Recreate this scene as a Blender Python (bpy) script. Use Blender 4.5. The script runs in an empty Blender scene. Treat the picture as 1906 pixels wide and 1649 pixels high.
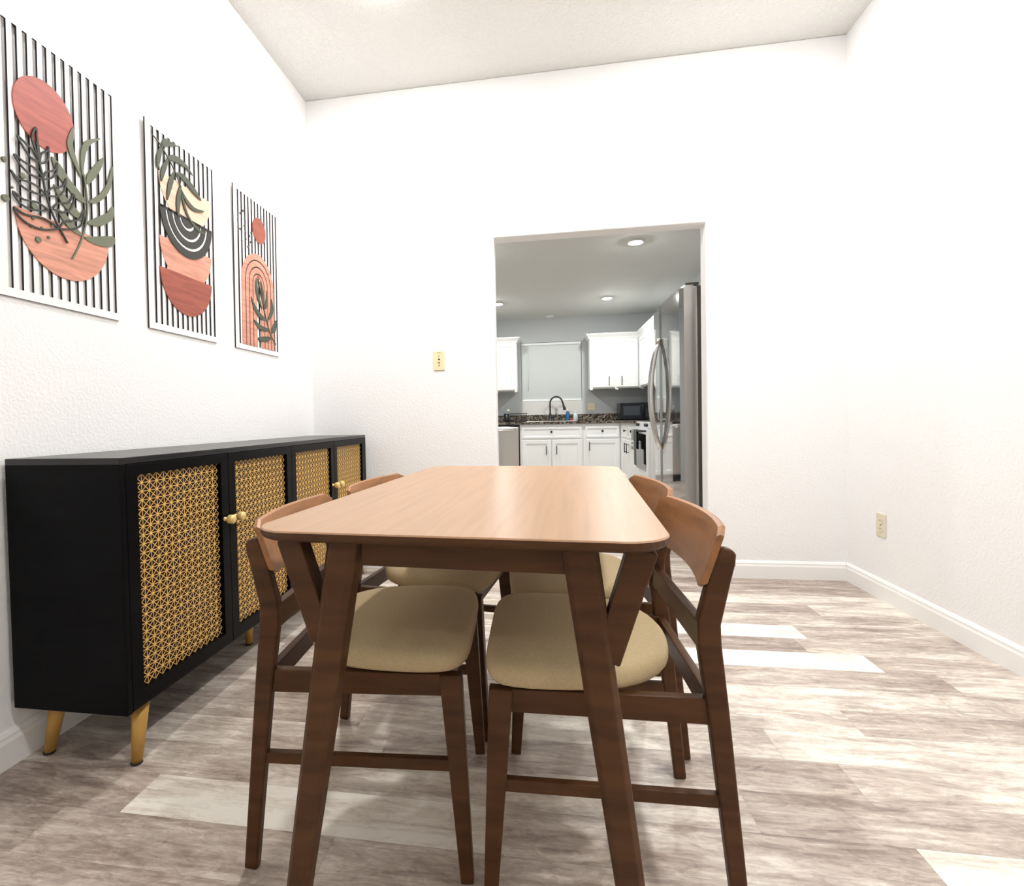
import bpy, bmesh, math, random
from mathutils import Vector, Matrix
random.seed(7)
SC = bpy.context.scene
COL = SC.collection

# ------------------------------------------------------------------ camera, world, exposure
cam = bpy.data.cameras.new('camera')
cam.sensor_fit = 'HORIZONTAL'; cam.sensor_width = 36.0
cam.lens = 1003.10158 / 1906 * 36.0
cam.shift_x = (953 - 851.748) / 1906
cam.shift_y = (804.895 - 824.5) / 1906
cam.clip_start = 0.02
co = bpy.data.objects.new('camera', cam); COL.objects.link(co); SC.camera = co
YAW, PITCH, ROLL = 0.16535, -0.02459, 0.01976
_R = (Matrix.Rotation(YAW, 3, 'Z') @ Matrix.Rotation(PITCH, 3, 'X') @ Matrix.Rotation(ROLL, 3, 'Y') @ Matrix.Rotation(math.pi/2, 3, 'X'))
co.matrix_world = Matrix.Translation((1.48529, -0.30123, 0.93334)) @ _R.to_4x4()
w = bpy.data.worlds.new('world'); SC.world = w; w.use_nodes = True
w.node_tree.nodes['Background'].inputs[0].default_value = (0.02, 0.025, 0.035, 1)
w.node_tree.nodes['Background'].inputs[1].default_value = 0.2
SC.view_settings.view_transform = 'Standard'; SC.view_settings.look = 'None'
SC.view_settings.gamma = 1.0; SC.view_settings.use_curve_mapping = False
SC.view_settings.exposure = 0.0
SC.cycles.max_bounces = 10; SC.cycles.diffuse_bounces = 6
DINING_LAMP = 670.0     # emission strength of the recessed dining lamps; the added fill lamps use a fraction
KITCHEN_LAMP = 800.0

# ------------------------------------------------------------------ materials
def sr(r, g, b):
    f = lambda c: (c/255/12.92) if c/255 <= .04045 else ((c/255+.055)/1.055)**2.4
    return (f(r), f(g), f(b), 1)
def mat(name, col, rough=.5, metal=0, bump=None, spec=.5, var=None, coat=0):
    m = bpy.data.materials.new(name); m.use_nodes = True; nt = m.node_tree; b = nt.nodes['Principled BSDF']
    b.inputs['Base Color'].default_value = col; b.inputs['Roughness'].default_value = rough; b.inputs['Metallic'].default_value = metal
    b.inputs['Specular IOR Level'].default_value = spec
    if coat: b.inputs['Coat Weight'].default_value = coat; b.inputs['Coat Roughness'].default_value = .15
    tc = nt.nodes.new('ShaderNodeTexCoord')
    if var:   # (scale xyz, amount, detail)
        mp = nt.nodes.new('ShaderNodeMapping'); mp.inputs['Scale'].default_value = var[0]
        n = nt.nodes.new('ShaderNodeTexNoise'); n.inputs['Scale'].default_value = 1; n.inputs['Detail'].default_value = 6; n.inputs['Distortion'].default_value = .6
        nt.links.new(tc.outputs['Object'], mp.inputs[0]); nt.links.new(mp.outputs[0], n.inputs['Vector'])
        r = nt.nodes.new('ShaderNodeValToRGB'); a = var[1]
        r.color_ramp.elements[0].position = .3; r.color_ramp.elements[1].position = .7
        r.color_ramp.elements[0].color = (col[0]*(1-a), col[1]*(1-a), col[2]*(1-a), 1)
        r.color_ramp.elements[1].color = (min(1, col[0]*(1+a)), min(1, col[1]*(1+a)), min(1, col[2]*(1+a)), 1)
        nt.links.new(n.outputs['Fac'], r.inputs[0]); nt.links.new(r.outputs[0], b.inputs['Base Color'])
    if bump:  # (scale, strength, distance)
        n2 = nt.nodes.new('ShaderNodeTexNoise'); n2.inputs['Scale'].default_value = bump[0]; n2.inputs['Detail'].default_value = 3; n2.inputs['Roughness'].default_value = .55
        nt.links.new(tc.outputs['Object'], n2.inputs['Vector'])
        rp = nt.nodes.new('ShaderNodeValToRGB'); rp.color_ramp.elements[0].position = .42; rp.color_ramp.elements[1].position = .62
        nt.links.new(n2.outputs['Fac'], rp.inputs[0])
        bp = nt.nodes.new('ShaderNodeBump'); bp.inputs['Strength'].default_value = bump[1]; bp.inputs['Distance'].default_value = bump[2]
        nt.links.new(rp.outputs[0], bp.inputs['Height']); nt.links.new(bp.outputs[0], b.inputs['Normal'])
    return m
def emit(name, col, s):
    m = bpy.data.materials.new(name); m.use_nodes = True; nt = m.node_tree; nt.nodes.clear()
    e = nt.nodes.new('ShaderNodeEmission'); e.inputs[0].default_value = col; e.inputs[1].default_value = s
    o = nt.nodes.new('ShaderNodeOutputMaterial'); nt.links.new(e.outputs[0], o.inputs[0]); return m
def glassy(name, col, rough=.05, alpha=.35):
    m = mat(name, col, rough); b = m.node_tree.nodes['Principled BSDF']; b.inputs['Transmission Weight'].default_value = 1 - alpha; b.inputs['IOR'].default_value = 1.4; return m
M = {}
M['wall'] = mat('wall_paint', (.85, .85, .848, 1), .75, bump=(95, .24, .003), spec=.25)
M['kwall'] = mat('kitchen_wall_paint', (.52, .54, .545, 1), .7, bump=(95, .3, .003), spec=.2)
M['ceil'] = mat('ceiling_texture', (.755, .745, .72, 1), .85, bump=(55, .6, .005), spec=.15)
M['kceil'] = mat('kitchen_ceiling', (.70, .715, .69, 1), .85, bump=(60, .3, .003), spec=.15)
M['trim'] = mat('white_trim_paint', (.87, .865, .85, 1), .35)
M['cab'] = mat('cabinet_white_paint', (.84, .85, .845, 1), .35, spec=.4)
M['black'] = mat('black_lacquer', (.0035, .0035, .004, 1), .30, var=((3, 3, 40), .3), bump=(420, .08, .0005), spec=.07)
M['blacktop'] = mat('black_lacquer_top', (.006, .006, .007, 1), .30, spec=.5)
M['panelback'] = mat('dark_back_panel', (.022, .007, .003, 1), .5)
M['gold'] = mat('gold_lattice', (.90, .56, .17, 1), .40, 0.15, spec=.5)
M['goldleg'] = mat('gold_leg_paint', (.58, .33, .08, 1), .45, .25)
M['knob'] = mat('brass_knob', (.88, .66, .27, 1), .35, .35)
M['rubber'] = mat('dark_foot_cap', (.02, .015, .012, 1), .7)
M['walnut'] = mat('walnut_frame', (.080, .0335, .0122, 1), .42, var=((5, 5, 30), .28), bump=(160, .08, .0008), spec=.25)
M['walnutx'] = mat('walnut_rail', (.080, .0335, .0122, 1), .42, var=((5, 30, 30), .28), bump=(160, .08, .0008), spec=.25)
M['ply'] = mat('walnut_plywood', (.32, .140, .052, 1), .38, var=((40, 5, 30), .22), spec=.45)
M['plyedge'] = mat('plywood_edge', (.36, .22, .12, 1), .5, var=((60, 5, 60), .3))
M['top'] = mat('walnut_tabletop', (.41, .243, .135, 1), .36, var=((55, 2.5, 4), .10), bump=(300, .06, .0005), spec=.42)
M['fabric'] = mat('beige_seat_fabric', (.56, .435, .255, 1), .85, var=((260, 260, 260), .09), bump=(900, .25, .0006), spec=.2)
M['steel'] = mat('stainless_steel', (.56, .555, .55, 1), .06, 1.0)
M['steelside'] = mat('brushed_steel_edge', (.60, .575, .545, 1), .30, .9)
M['handle'] = mat('polished_handle', (.78, .77, .74, 1), .16, 1.0)
M['fridgebody'] = mat('dark_grey_fridge_body', (.10, .088, .078, 1), .5)
M['gasket'] = mat('pale_gasket', (.75, .74, .72, 1), .6)
M['blackmetal'] = mat('matte_black_metal', (.012, .012, .013, 1), .4)
M['blackplastic'] = mat('black_plastic', (.010, .012, .016, 1), .3)
M['microglass'] = mat('microwave_window', (.055, .062, .072, 1), .2)
M['ovenglass'] = mat('oven_black_glass', (.008, .008, .010, 1), .06)
M['cream'] = mat('cream_plastic', (.80, .70, .44, 1), .4)
M['creamlight'] = mat('ivory_plastic', (.70, .64, .48, 1), .4)
M['slot'] = mat('dark_slot', (.05, .04, .03, 1), .6)
M['screw'] = mat('aged_screw', (.22, .14, .05, 1), .4, .6)
M['blind'] = mat('blind_slat_white', (.84, .875, .87, 1), .5)
M['frame'] = mat('window_vinyl', (.75, .76, .76, 1), .4)
M['winglass'] = mat('night_window_glass', (.02, .025, .03, 1), .04)
M['tilewall'] = mat('pale_apron_panel', (.66, .65, .62, 1), .45)
M['artwhite'] = mat('white_art_board', (.84, .835, .83, 1), .5)
M['burnt'] = mat('dark_board_edge', (.030, .022, .020, 1), .7)
M['terra'] = mat('terracotta_wood', (.42, .10, .075, 1), .55, var=((20, 6, 60), .22))
M['terradk'] = mat('deep_terracotta_wood', (.30, .072, .045, 1), .55, var=((20, 6, 60), .22))
M['peach'] = mat('peach_wood', (.60, .27, .19, 1), .55, var=((20, 7, 75), .22))
M['blush'] = mat('blush_wood', (.72, .50, .37, 1), .55, var=((20, 7, 75), .16))
M['sage'] = mat('sage_green_wood', (.135, .150, .095, 1), .6)
M['olive'] = mat('dark_olive_wood', (.060, .070, .045, 1), .6)
M['char'] = mat('charcoal_wood', (.028, .028, .022, 1), .6)
M['towel'] = mat('grey_towel', (.30, .30, .29, 1), .9, bump=(300, .3, .001))
M['towelstripe'] = mat('white_towel_stripe', (.72, .72, .70, 1), .9)
M['toweldk'] = mat('dark_grey_green_towel', (.085, .10, .09, 1), .9, bump=(300, .3, .001))
M['bluesoap'] = mat('blue_soap', (.03, .13, .28, 1), .15)
M['clearsoap'] = mat('pale_soap_bottle', (.55, .65, .66, 1), .12)
M['red'] = mat('red_sponge', (.35, .07, .05, 1), .8)
M['white'] = mat('white_plastic', (.82, .82, .80, 1), .35)
M['brush'] = mat('brush_bristle_green', (.55, .62, .40, 1), .7)
M['lamp'] = emit('lamp_lens_dining', (1.0, .985, .965, 1), DINING_LAMP)
M['lampfill'] = emit('lamp_lens_fill', (1.0, .985, .965, 1), DINING_LAMP*.28)  # weaker lens for the unseen fill lamps added behind the camera
M['klamp'] = emit('lamp_lens_kitchen', (1.0, 1.0, .975, 1), KITCHEN_LAMP)

def granite():
    m = mat('brown_granite', (.05, .04, .03, 1), .18); nt = m.node_tree; b = nt.nodes['Principled BSDF']
    tc = nt.nodes.new('ShaderNodeTexCoord'); v = nt.nodes.new('ShaderNodeTexVoronoi'); v.inputs['Scale'].default_value = 55
    n = nt.nodes.new('ShaderNodeTexNoise'); n.inputs['Scale'].default_value = 60; n.inputs['Detail'].default_value = 4
    nt.links.new(tc.outputs['Object'], v.inputs['Vector']); nt.links.new(tc.outputs['Object'], n.inputs['Vector'])
    mx = nt.nodes.new('ShaderNodeMix'); mx.data_type = 'FLOAT'; mx.inputs[0].default_value = .5
    sep = nt.nodes.new('ShaderNodeSeparateColor'); nt.links.new(v.outputs['Color'], sep.inputs[0])
    nt.links.new(sep.outputs[0], mx.inputs[2]); nt.links.new(n.outputs['Fac'], mx.inputs[3])
    r = nt.nodes.new('ShaderNodeValToRGB'); e = r.color_ramp.elements
    e[0].position = .30; e[0].color = (.012, .010, .008, 1); e[1].position = .8; e[1].color = (.34, .30, .24, 1)
    x = e.new(.5); x.color = (.075, .055, .038, 1); nt.links.new(mx.outputs[0], r.inputs[0]); nt.links.new(r.outputs[0], b.inputs['Base Color']); return m
M['granite'] = granite()

def floor_mat():
    m = mat('vinyl_plank', (.4, .35, .32, 1), .33, spec=.45); nt = m.node_tree; b = nt.nodes['Principled BSDF']; L = nt.links.new
    at = nt.nodes.new('ShaderNodeAttribute'); at.attribute_name = 'tone'
    sd = nt.nodes.new('ShaderNodeAttribute'); sd.attribute_name = 'seed'
    tc = nt.nodes.new('ShaderNodeTexCoord')
    off = nt.nodes.new('ShaderNodeCombineXYZ'); L(sd.outputs['Fac'], off.inputs[0]); L(sd.outputs['Fac'], off.inputs[2])
    add = nt.nodes.new('ShaderNodeVectorMath'); add.operation = 'ADD'; L(tc.outputs['Object'], add.inputs[0]); L(off.outputs[0], add.inputs[1])
    def noise(scale, detail, dist, rough=.6):
        mp = nt.nodes.new('ShaderNodeMapping'); mp.inputs['Scale'].default_value = scale; L(add.outputs[0], mp.inputs[0])
        n = nt.nodes.new('ShaderNodeTexNoise'); n.inputs['Scale'].default_value = 1; n.inputs['Detail'].default_value = detail
        n.inputs['Distortion'].default_value = dist; n.inputs['Roughness'].default_value = rough; L(mp.outputs[0], n.inputs['Vector']); return n.outputs['Fac']
    n1 = noise((2.6, 15, 1), 9, 1.4, .66); n2 = noise((9, 95, 1), 6, .8, .62); n3 = noise((1.3, 5.5, 1), 4, 1.6); n4 = noise((14, 30, 1), 8, 2.0, .7)
    def math_(op, a, bv):
        k = nt.nodes.new('ShaderNodeMath'); k.operation = op
        for i, v in enumerate((a, bv)):
            if isinstance(v, (int, float)): k.inputs[i].default_value = v
            else: L(v, k.inputs[i])
        return k.outputs[0]
    s = at.outputs['Fac']
    for n_, a_ in ((n1, 1.15), (n2, .55), (n3, 1.0), (n4, .80)): s = math_('ADD', s, math_('MULTIPLY', math_('SUBTRACT', n_, .5), a_))
    r = nt.nodes.new('ShaderNodeValToRGB'); e = r.color_ramp.elements
    e[0].position = .05; e[0].color = (.215, .165, .140, 1); e[1].position = .92; e[1].color = (.84, .81, .735, 1)
    for p, c in ((.28, (.36, .292, .250, 1)), (.5, (.53, .458, .395, 1)), (.70, (.71, .65, .572, 1))):
        x = e.new(p); x.color = c
    L(s, r.inputs[0]); L(r.outputs[0], b.inputs['Base Color'])
    bp = nt.nodes.new('ShaderNodeBump'); bp.inputs['Strength'].default_value = .12; bp.inputs['Distance'].default_value = .002; L(n2, bp.inputs['Height']); L(bp.outputs[0], b.inputs['Normal'])
    return m
M['floor'] = floor_mat()

# ------------------------------------------------------------------ builders
class MB:
    def __init__(s): s.v = []; s.f = []; s.mi = []; s.cur = 0; s.sm = []
    def add(s, vs, fs, smooth=False):
        o = len(s.v); s.v += [tuple(p) for p in vs]
        for f in fs: s.f.append([i+o for i in f]); s.mi.append(s.cur); s.sm.append(smooth)
        return s
    def box(s, x0, x1, y0, y1, z0, z1):
        return s.add([(x0,y0,z0),(x1,y0,z0),(x1,y1,z0),(x0,y1,z0),(x0,y0,z1),(x1,y0,z1),(x1,y1,z1),(x0,y1,z1)],
                     [(0,3,2,1),(4,5,6,7),(0,1,5,4),(1,2,6,5),(2,3,7,6),(3,0,4,7)])
    def loft(s, rings, smooth=False, closed=False):
        o = len(s.v); n = len(rings[0])
        for r in rings: s.v += [tuple(p) for p in r]
        m = len(rings)
        for i in range(m if closed else m-1):
            for j in range(n):
                s.f.append([o+i*n+j, o+i*n+(j+1)%n, o+((i+1)%m)*n+(j+1)%n, o+((i+1)%m)*n+j]); s.mi.append(s.cur); s.sm.append(smooth)
        if not closed:
            s.f.append([o+j for j in range(n)][::-1]); s.f.append([o+(m-1)*n+j for j in range(n)])
            s.mi += [s.cur]*2; s.sm += [False]*2
        return s
    def prism(s, pts, axis, a, b):
        # pts in the plane perpendicular to axis: x->(y,z) y->(x,z) z->(x,y)
        def P(p, t): return {'x': (t, p[0], p[1]), 'y': (p[0], t, p[1]), 'z': (p[0], p[1], t)}[axis]
        return s.loft([[P(p, a) for p in pts], [P(p, b) for p in pts]])
    def beam(s, path, widths, depths, side):
        # sections across a path; side = lateral axis vector
        side = Vector(side).normalized(); rings = []
        P = [Vector(p) for p in path]
        for i, p in enumerate(P):
            d = (P[min(i+1, len(P)-1)] - P[max(i-1, 0)]).normalized(); u = d.cross(side).normalized()
            w, h = widths[i]/2, depths[i]/2
            rings.append([p+u*w+side*h, p-u*w+side*h, p-u*w-side*h, p+u*w-side*h])
        return s.loft(rings)
    def lathe(s, prof, c, axis='z', n=20, smooth=True):
        rings = []
        for r, h in prof:
            ring = []
            for k in range(n):
                a = 2*math.pi*k/n; u, v = r*math.cos(a), r*math.sin(a)
                ring.append({'z': (c[0]+u, c[1]+v, c[2]+h), 'x': (c[0]+h, c[1]+u, c[2]+v), 'y': (c[0]+u, c[1]+h, c[2]+v)}[axis])
            rings.append(ring)
        return s.loft(rings, smooth)
    def tube(s, path, rad, n=8, closed=False):
        P = [Vector(p) for p in path]; m = len(P); rings = []; up = None
        for i, p in enumerate(P):
            if closed: d = (P[(i+1) % m]-P[i-1]).normalized()
            else: d = (P[min(i+1, m-1)]-P[max(i-1, 0)]).normalized()
            if up is None: up = d.orthogonal().normalized()
            up = (up - d*up.dot(d)).normalized(); w2 = d.cross(up)
            r = rad[i] if isinstance(rad, (list, tuple)) else rad
            rings.append([p+up*(r*math.cos(2*math.pi*k/n))+w2*(r*math.sin(2*math.pi*k/n)) for k in range(n)])
        return s.loft(rings, True, closed)
    def build(s, name, mats, parent=None, bevel=0, seg=2, subsurf=0, loc=None, rotz=0):
        me = bpy.data.meshes.new(name); me.from_pydata(s.v, [], s.f)
        for m in (mats if isinstance(mats, (list, tuple)) else [mats]): me.materials.append(m)
        for p, i, k in zip(me.polygons, s.mi, s.sm): p.material_index = i; p.use_smooth = k
        b = bmesh.new(); b.from_mesh(me); bmesh.ops.recalc_face_normals(b, faces=b.faces[:]); b.to_mesh(me); b.free()
        o = bpy.data.objects.new(name, me); COL.objects.link(o)
        if parent: o.parent = parent
        if loc: o.location = loc
        o.rotation_euler = (0, 0, rotz)
        if bevel:
            d = o.modifiers.new('bevel', 'BEVEL'); d.width = bevel; d.segments = seg; d.limit_method = 'ANGLE'; d.angle_limit = math.radians(35)
        if subsurf:
            d = o.modifiers.new('subsurf', 'SUBSURF'); d.levels = subsurf; d.render_levels = subsurf
            for p in me.polygons: p.use_smooth = True
        return o
def B(*a): return MB().box(*a)
def tag(o, label, cat, group=None):
    o['label'] = label; o['category'] = cat
    if group: o['group'] = group
    return o
def thing(name, label, cat, loc=(0,0,0), rotz=0, group=None):
    o = bpy.data.objects.new(name, None); COL.objects.link(o); o.location = loc; o.rotation_euler = (0,0,rotz); o.empty_display_size = .1
    return tag(o, label, cat, group)
def struct(o): o['kind'] = 'structure'; return o
def dup(root, loc, rotz, label=None):
    r = root.copy(); COL.objects.link(r); r.location = loc; r.rotation_euler = (0,0,rotz)
    if label: r['label'] = label
    for ch in list(root.children):
        c = ch.copy(); COL.objects.link(c); c.parent = r
        for g in list(ch.children):
            d = g.copy(); COL.objects.link(d); d.parent = c
    return r
def rrect(x0, x1, y0, y1, r, n=6):
    out = []
    for cx, cy, a0 in ((x1-r, y0+r, -90), (x1-r, y1-r, 0), (x0+r, y1-r, 90), (x0+r, y0+r, 180)):
        for k in range(n+1):
            a = math.radians(a0+90*k/n); out.append((cx+r*math.cos(a), cy+r*math.sin(a)))
    return out

# ------------------------------------------------------------------ the room
W, D, H, D2 = 3.11, 2.97, 2.971, 3.085         # right wall x, back wall y, ceiling, kitchen face of the back wall
YB = -4.2                                       # far end of the living space behind the photographer
KX0, KX1, KY, KH = -0.62, 3.13, 8.10, 2.45      # kitchen
DX0, DX1, DZ = 1.181, 2.386, 2.021              # opening
# floor: one mesh of planks, each with its own tone
def build_floor():
    mb = MB(); tone = []; seed = []
    pw, pl = .142, 1.22; rnd = random.Random(11)
    x0, x1 = KX0-.1, max(W, KX1)+.1
    j0 = int(math.floor((YB-1.818)/pw))
    y = 1.818 + j0*pw; j = j0
    # rows whose end joints and tones show clearly: row -> [(joint x, tone of the plank after it)]
    known = {0: [(1.44, .88), (2.66, .44)], 2: [(1.31, .86), (2.53, .40)], -7: [(-.77, .30), (.45, .80), (1.35, .42), (2.245, .84)],
             -5: [(-.21, .60), (1.01, .42), (2.23, .52)], -6: [(-.5, .46), (.72, .58), (1.94, .40)], -8: [(-.9, .36), (.30, .34), (1.00, .50), (2.2, .60)],
             -4: [(-.3, .40), (.9, .55), (2.1, .62)], -2: [(-.2, .5), (1.5, .60), (2.72, .5)]}
    while y < KY+.1:
        if j in known: joints = [x0] + [q[0] for q in known[j]]; tones = [.45] + [q[1] for q in known[j]]
        else:
            e = rnd.uniform(0, pl); e -= pl*math.ceil((e-x0)/pl); joints = []; tones = []
            while e < x1: joints.append(e); tones.append(rnd.choice([.30, .35, .40, .46, .50, .55, .62])); e += pl
        for k, e in enumerate(joints):
            a, b = max(e, x0), min(joints[k+1] if k+1 < len(joints) else x1, x1)
            s_ = rnd.uniform(0, 60); g = .00025
            if b-a > .004:
                mb.add([(a+g, y+g, 0), (b-g, y+g, 0), (b-g, y+pw-g, 0), (a+g, y+pw-g, 0)], [(0, 1, 2, 3)]); tone.append(tones[k]); seed.append(s_)
        y += pw; j += 1
    # the dark joint bed under the planks
    mb.box(x0, x1, YB-.1, KY+.1, -.06, -.0015); tone += [0.0]*6; seed += [0]*6
    o = struct(mb.build('floor', M['floor']))
    for nm, vals in (('tone', tone), ('seed', seed)):
        at = o.data.attributes.new(nm, 'FLOAT', 'FACE')
        for i, v_ in enumerate(vals): at.data[i].value = v_
build_floor()
struct(B(-.12, 0, YB, D2, 0, H).build('wall_left', M['wall']))
struct(B(W, W+.12, YB, D, 0, H).build('wall_right', M['wall']))
struct(B(-.12, W+.12, YB-.12, YB, 0, H).build('wall_front', M['wall']))
mb = MB().prism([(-.12, 0), (DX0, 0), (DX0, DZ), (DX1, DZ), (DX1, 0), (W+.12, 0), (W+.12, H), (-.12, H)], 'y', D, D2)
struct(mb.build('wall_back', M['wall'], bevel=.008, seg=3))
struct(B(-.12, W+.12, YB-.12, D2, H, H+.1).build('ceiling', M['ceil']))
# kitchen shell, with a hole for the window
WX0, WX1, WZ0, WZ1 = 1.096, 2.014, .975, 2.085
struct(B(KX0-.1, KX0, D2, KY, 0, KH).build('wall_kitchen_left', M['kwall']))
struct(B(KX1, KX1+.1, D2, KY, 0, KH).build('wall_kitchen_right', M['kwall']))
mb = MB().box(KX0-.1, WX0, KY, KY+.12, 0, KH).box(WX1, KX1+.1, KY, KY+.12, 0, KH).box(WX0, WX1, KY, KY+.12, 0, WZ0).box(WX0, WX1, KY, KY+.12, WZ1, KH)
struct(mb.build('wall_kitchen_back', M['kwall']))
struct(B(KX0-.1, KX1+.1, D2, KY+.12, KH, KH+.1).build('ceiling_kitchen', M['kceil']))
# baseboards: moulded profile swept along each wall
PROF = [(0, 0), (.014, 0), (.014, .070), (.011, .080), (.011, .088), (.006, .098), (0, .100)]
def board(name, kind, a, b, fixed, sgn):
    mb = MB()
    if kind == 'y': rings = [[(fixed+sgn*p[0], t, p[1]) for p in PROF] for t in (a, b)]
    else: rings = [[(t, fixed+sgn*p[0], p[1]) for p in PROF] for t in (a, b)]
    return struct(mb.loft(rings).build(name, M['trim']))
board('baseboard_left', 'y', YB, D, 0, 1)
board('baseboard_right', 'y', YB, D, W, -1)
board('baseboard_back', 'x', .014, DX0, D, -1)
board('baseboard_back_right', 'x', DX1, W-.014, D, -1)

# recessed ceiling lamps
def downlight(loc, m, label, group, dome=.006, lr=.068, lip=.002):
    t = thing('recessed_ceiling_light', label, 'ceiling light', loc, 0, group)
    MB().lathe([(lr+.0015, -.0002), (lr+.003, -lip), (lr+.012, -lip), (lr+.019, 0)], (0, 0, 0), n=32).build('trim_ring', M['white'], t)
    MB().lathe([(lr+.001, -.001), (lr+.0005, -.003)] + [(lr*math.cos(a), -.003-dome*math.sin(a)) for a in (.3, .6, .9, 1.2, 1.4)] + [(.001, -.003-dome)], (0, 0, 0), n=32).build('lamp_lens', m, t)
    return t
for x, y, lab in ((.76, 2.14, 'recessed lamp in the dining ceiling nearest the sideboard wall and doorway wall'),
             (2.35, 2.14, 'recessed lamp in the dining ceiling nearest the right wall and doorway wall'),
             (2.35, .10, 'recessed dining ceiling lamp over the open floor by the right wall'),
             (.9, -2.2, 'added unseen fill lamp in the ceiling behind the photographer, left side'),
             (2.3, -2.2, 'added unseen fill lamp in the ceiling behind the photographer, right side')):
    downlight((x, y, H), M['lampfill'] if y < -1 else M['lamp'], lab, 'recessed dining lights')  # the pair behind the camera is unseen, added as fill light
for x, y, lab in ((2.266, 4.619, 'lit recessed lamp in the kitchen ceiling nearest the doorway'),
                  (2.262, 6.845, 'lit recessed lamp in the kitchen ceiling in front of the right wall cabinet'),
                  (.868, 6.842, 'lit recessed kitchen lamp half hidden behind the left edge of the doorway'),
                  (.868, 4.619, 'added unseen kitchen lamp behind the wall left of the doorway')):  # this last lamp is unseen, added to help light the kitchen
    downlight((x, y, KH), M['klamp'], lab, 'recessed kitchen lights', .024, .054, .016)
t = thing('smoke_detector', 'small round pale disc on the kitchen ceiling above the window', 'smoke detector', (1.543, 7.90, KH))
MB().lathe([(.06, 0), (.06, -.02), (.05, -.03), (.001, -.032)], (0, 0, 0), n=24).build('cover', M['kceil'], t)

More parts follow.
